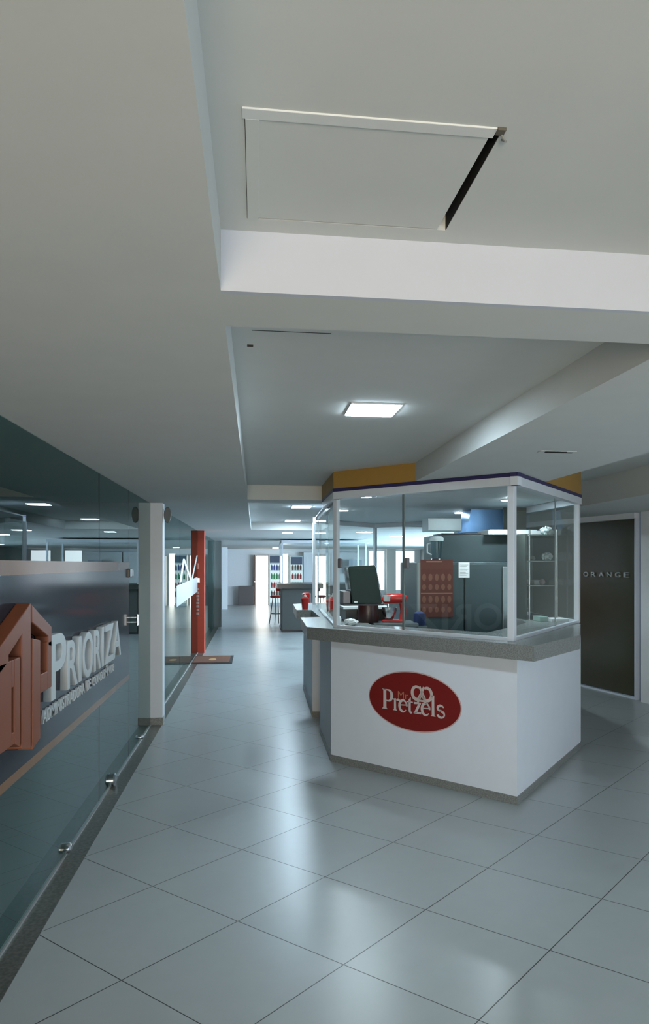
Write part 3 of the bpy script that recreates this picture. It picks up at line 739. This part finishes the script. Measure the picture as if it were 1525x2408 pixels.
B().lathe([(.001, 0), (.022, 0), (.024, .05), (.012, .07), (.001, .071)], n=14).build('bottle_body', paper, sb, True, local=True)
B().lathe([(.008, .0711), (.006, .09), (.002, .105), (.001, .106)], n=12).build('nozzle', paper, sb, True, local=True)

# hand sanitiser on the side worktop
sn = thing('pump_bottle', 'red pump bottle with white pump on the side worktop', 'bottle', (.56, 8.66, 1.0705), 0)
B().lathe([(.001, 0), (.032, 0), (.035, .01), (.044, .115), (.046, .118), (.03, .135), (.018, .14), (.001, .141)], n=20).build('bottle_body', red, sn, True, local=True)
B().lathe([(.017, .1411), (.017, .158), (.006, .16), (.006, .178), (.001, .179)], n=14).tube([(0, 0, .174), (-.02, 0, .177), (-.034, 0, .170)], .006).build('pump', paper, sn, True, local=True)
sn2 = dup(sn, (.80, 8.2, 1.0705), 1.0, 'second red pump bottle with white pump, standing inside the kiosk glass')

# ================================================================ right shop front
dg = Vector(RW[1])-Vector(RW[0]); L0 = Vector(R2); Lr = Vector(RW[1]); dd = (Lr-L0).normalized()
dk = mat('olive_gloss', (.052, .048, .022), .22, noise=.12, nscale=1.3, spec=.4)
p = struct(B().wallseg(R2, RW[1], .03, .03, 2.12, 0).build('door_2', dk))
struct(B().wallseg(R2, RW[1], .05, .0, .02, -.01).build('trim_8', alu))
struct(B().wallseg(R2, RW[1], .09, 2.115, 2.127, -.01).build('trim_9', mat('trim_grey', (.35, .36, .34), .5)))
b_ = B(); b_.add(B().box(-.010, .012, -.05, .03, 0, 2.12).bm, Matrix.Translation((*RW[1], 0)) @ Matrix.Rotation(math.atan2(dd.y, dd.x), 4, 'Z')); struct(b_.build('trim_10', alu))
# steel letters ORANGE on it
nrm = Vector((dd.y, -dd.x));  # towards the hall
if nrm.x > 0: nrm = -nrm
def MD(off): return Matrix(((dd.x, 0, nrm.x, RW[1][0]+nrm.x*off), (dd.y, 0, nrm.y, RW[1][1]+nrm.y*off), (0, 1, 0, 0), (0, 0, 0, 1)))
osn = thing('shop_lettering', 'spaced silver ORANGE letters on the dark olive shop front', 'sign', (RW[1][0]-dd.x*.55, RW[1][1]-dd.y*.55, 1.42))
for k, ch in enumerate('ORANGE'):
    me = textmesh(ch, .05, .01); u = -1.00+k*.155
    fit(me, u, u+.095, 1.425, 1.485)
    for v in me.vertices: v.co.z = (v.co.z+.05)*.15
    B().mesh(me, MD(.016)).build('letter', mat('silver_letter', (.50, .52, .50), .35, .6), osn)

# ================================================================ second counter and stools
c2 = thing('bar_counter', 'dark grey counter with black top farther down the corridor', 'counter', (1.6, 18.4, 0))
B().box(.62, 2.7, 17.75, 19.3, .05, 1.02).build('front_wall', mat('grey_counter', (.055, .065, .062), .5), c2)
B().box(.60, 2.72, 17.73, 19.32, 0, .05).build('plinth', black, c2)
B().box(.50, 2.8, 17.6, 19.4, 1.02, 1.13, .004).build('counter_top', mat('black_stone', (.035, .04, .038), .25), c2)
c3 = thing('glass_showcase', 'white framed glass showcase on top of the far dark counter', 'showcase', (1.6, 18.6, 1.13))
for x, y in ((.62, 17.85), (2.6, 17.85), (.62, 19.25), (2.6, 19.25)): B().box(x-.02, x+.02, y-.02, y+.02, 1.131, 2.08).build('post', alu, c3)
B().box(.60, 2.62, 17.83, 19.27, 2.08, 2.15).build('head_frame', alu, c3)
B().box(.64, 2.58, 17.846, 17.854, 1.131, 2.08).build('glass_pane', gl, c3)
B().box(.616, .624, 17.87, 19.23, 1.131, 2.08).build('glass_pane', gl, c3)
# bar stools
st = thing('bar_stool', 'red backed black legged bar stool left of the far counter', 'stool', (.56, 20.2, 0), .5, 'red bar stools')
B().lathe([(.001, .70), (.16, .70), (.18, .715), (.18, .745), (.15, .76), (.001, .765)], n=20).build('seat', red, st, True, local=True)
b_ = B(); b_.prism([(.17*math.cos(a), .17*math.sin(a)) for a in [i*.2-1.2 for i in range(13)]]+[(.195*math.cos(a), .195*math.sin(a)) for a in [1.2-i*.2 for i in range(13)]], .86, 1.05); b_.build('backrest', red, st, local=True)
for k in range(2):
    s_ = (-1, 1)[k]; B().tube([(.15, .08*s_, .74), (.18, .08*s_, .92)], .009).build('back_support', black, st, True, local=True)
for k in range(4):
    a = PI/4+k*PI/2
    B().tube([(.11*math.cos(a), .11*math.sin(a), .70), (.17*math.cos(a), .17*math.sin(a), .25), (.21*math.cos(a), .21*math.sin(a), .0)], .012).build('leg', black, st, True, local=True)
B().tube([(.165*math.cos(t), .165*math.sin(t), .28) for t in [k*PI/12 for k in range(25)]], .008, 8, False).build('foot_ring', black, st, True, local=True)
dup(st, (1.06, 14.1, 0), PI, 'bar stool behind the kiosk, one black leg showing under the worktop')

# ---------------------------------------------------------------- far end of the corridor
p = tag(B().box(-.66, -.08, 29.60, 29.68, .03, .785, .01).build('low_board', brownp), 'grey brown low board leaning on the far white wall', 'board'); origin(p, (-.35, 29.64, .03))
p['label'] = 'grey brown low panel at the far white wall, left of the bright doorway'
struct(B().box(-.66, -.04, 29.80, 29.99, 0, .03).build('trim_11', wallp))
p.location.z = 0
p = tag(B().box(-1.78, -1.16, 29.70, 29.78, 0, .79, .01).build('low_board', brownp), 'grey brown low panel behind the dark grey pillar', 'board'); origin(p, (-1.47, 29.74, 0))
p = thing('door_leaf', 'brown door leaf standing open at the bright far doorway', 'door', (-.01, 29.6, 0))
B().box(-.06, -.02, 29.7, 29.98, .02, 1.95, .005).build('leaf', mat('brown_wood', (.13, .07, .05), .5), p)
B().lathe([(.001, 0), (.03, 0), (.03, .03), (.001, .035)], (-.04, 29.69, .9), 12).build('door_knob', chrome, p, True)
def fridge(x0, x1, y, zt_, label):
    f = thing('display_fridge', label, 'display fridge', ((x0+x1)/2, y+.3, 0), 0, 'drink fridges at the far wall')
    B().box(x0, x1, y+.02, y+.6, 0, zt_).build('cabinet', mat('fridge_body', (.45, .50, .52), .4), f)
    B().box(x0+.03, x1-.03, y+.0, y+.019, zt_-.30, zt_-.04).build('header', mat('dark_blue_header', (.05, .07, .12), .4), f)
    B().box(x0+.02, x1-.02, y+.0, y+.019, .12, zt_-.34).build('door', emis('fridge_lit_interior', (.62, .80, .85), .9), f)
    for k in range(4):
        B().box(x0+.03, x1-.03, y-.12, y-.001, .35+k*.33, .37+k*.33).build('shelf', paper, f)
    return f
fridge(.52, .98, 29.1, 1.95, 'lit display fridge with coloured drinks at the right of the bright doorway')
fridge(1.32, 1.80, 29.1, 1.90, 'lit display fridge behind the far counter showcase')
fridge(-1.95, -1.45, 29.1, 1.90, 'lit display fridge seen left of the dark grey pillar')
cols = [((.06, .08, .25), 'blue'), ((.05, .25, .10), 'green'), ((.30, .03, .03), 'red'), ((.10, .05, .04), 'brown')]
bp = None
for fx, fl in ((.52, 'first'), (1.32, 'second'), (-1.95, 'third')):
    for k in range(4):
        cc, cn = cols[(3-k) if fx != 1.32 else k]
        mm = mat('drink_'+cn, cc, .3)
        me_ = None
        for j in range(4):
            if me_ is None:
                o = B().lathe([(.001, 0), (.038, 0), (.04, .14), (.016, .19), (.016, .215), (.001, .216)], n=10).build('drink_bottle', mm, smooth=True); me_ = o
            else:
                o = me_.copy(); C.objects.link(o)
            o.location = (fx+.09+j*.10, 29.04, .371+k*.33)
            side = {'first': 'by the bright doorway', 'second': 'behind the showcase', 'third': 'left of the grey pillar'}[fl]
            tag(o, '%s drink bottles in a row on the display fridge shelf %s' % (cn, side), 'bottle', '%s bottles in the %s fridge' % (cn, fl))
# white sliding panels behind the far counter
for i, (a, q) in enumerate(((1.86, 2.32), (2.34, 2.9), (2.95, 4.2))):
    o = tag(B().box(a, q, 29.55, 29.59, 0, 2.05).build('white_panel', wallp), ['narrow white panel beside the far display fridge', 'white panel seen behind the far showcase middle', 'wide white panel at the far wall seen through the kiosk'][i], 'panel'); origin(o, ((a+q)/2, 29.57, 0))
o = tag(B().box(5.12, 5.48, 29.4, 29.6, 0, S0-.002).build('pillar', mat('cream_paint', (.62, .60, .54), .7)), 'cream pillar between the bright windows seen through the kiosk', 'pillar'); origin(o, (5.3, 29.5, 0))
o = tag(B().box(3.55, 4.05, 28.9, 28.95, 1.25, 1.75).build('wall_screen', mat('grey_board', (.33, .38, .45), .5)), 'small grey board on a stand seen above the display oven', 'board'); origin(o, (3.8, 28.92, 1.25))
B().box(3.78, 3.82, 28.9, 28.95, 0, 1.25).build('stand_pole', greyp, o, local=False)

# ================================================================ camera, world, render look
cam = bpy.data.cameras.new('camera'); co = bpy.data.objects.new('camera', cam); C.objects.link(co); SC.camera = co
fpx = 1782.; W_, H_ = 1525, 2408
cam.sensor_fit = 'VERTICAL'; cam.sensor_height = 36; cam.lens = fpx/H_*36
cam.shift_x = (762.5-847.)/H_; cam.shift_y = (1327.4-1204.)/H_
cam.clip_start = .05; cam.clip_end = 200
co.location = (0, 0, H); co.rotation_euler = (PI/2, 0, -.1375)

w = bpy.data.worlds.new('world'); SC.world = w; w.use_nodes = True
w.node_tree.nodes['Background'].inputs[0].default_value = (.6, .75, 1, 1)
w.node_tree.nodes['Background'].inputs[1].default_value = .4
SC.view_settings.view_transform = 'Standard'; SC.view_settings.look = 'None'
SC.view_settings.gamma = 1; SC.view_settings.use_curve_mapping = False
SC.view_settings.exposure = 0.3
cy = SC.cycles
cy.use_denoising = True
try: cy.denoiser = 'OPENIMAGEDENOISE'
except Exception: pass
cy.use_adaptive_sampling = True; cy.adaptive_threshold = .03; cy.adaptive_min_samples = 16
cy.max_bounces = 8; cy.diffuse_bounces = 4; cy.glossy_bounces = 4; cy.transparent_max_bounces = 24; cy.transmission_bounces = 6
cy.sample_clamp_indirect = 4
cy.caustics_reflective = False; cy.caustics_refractive = False
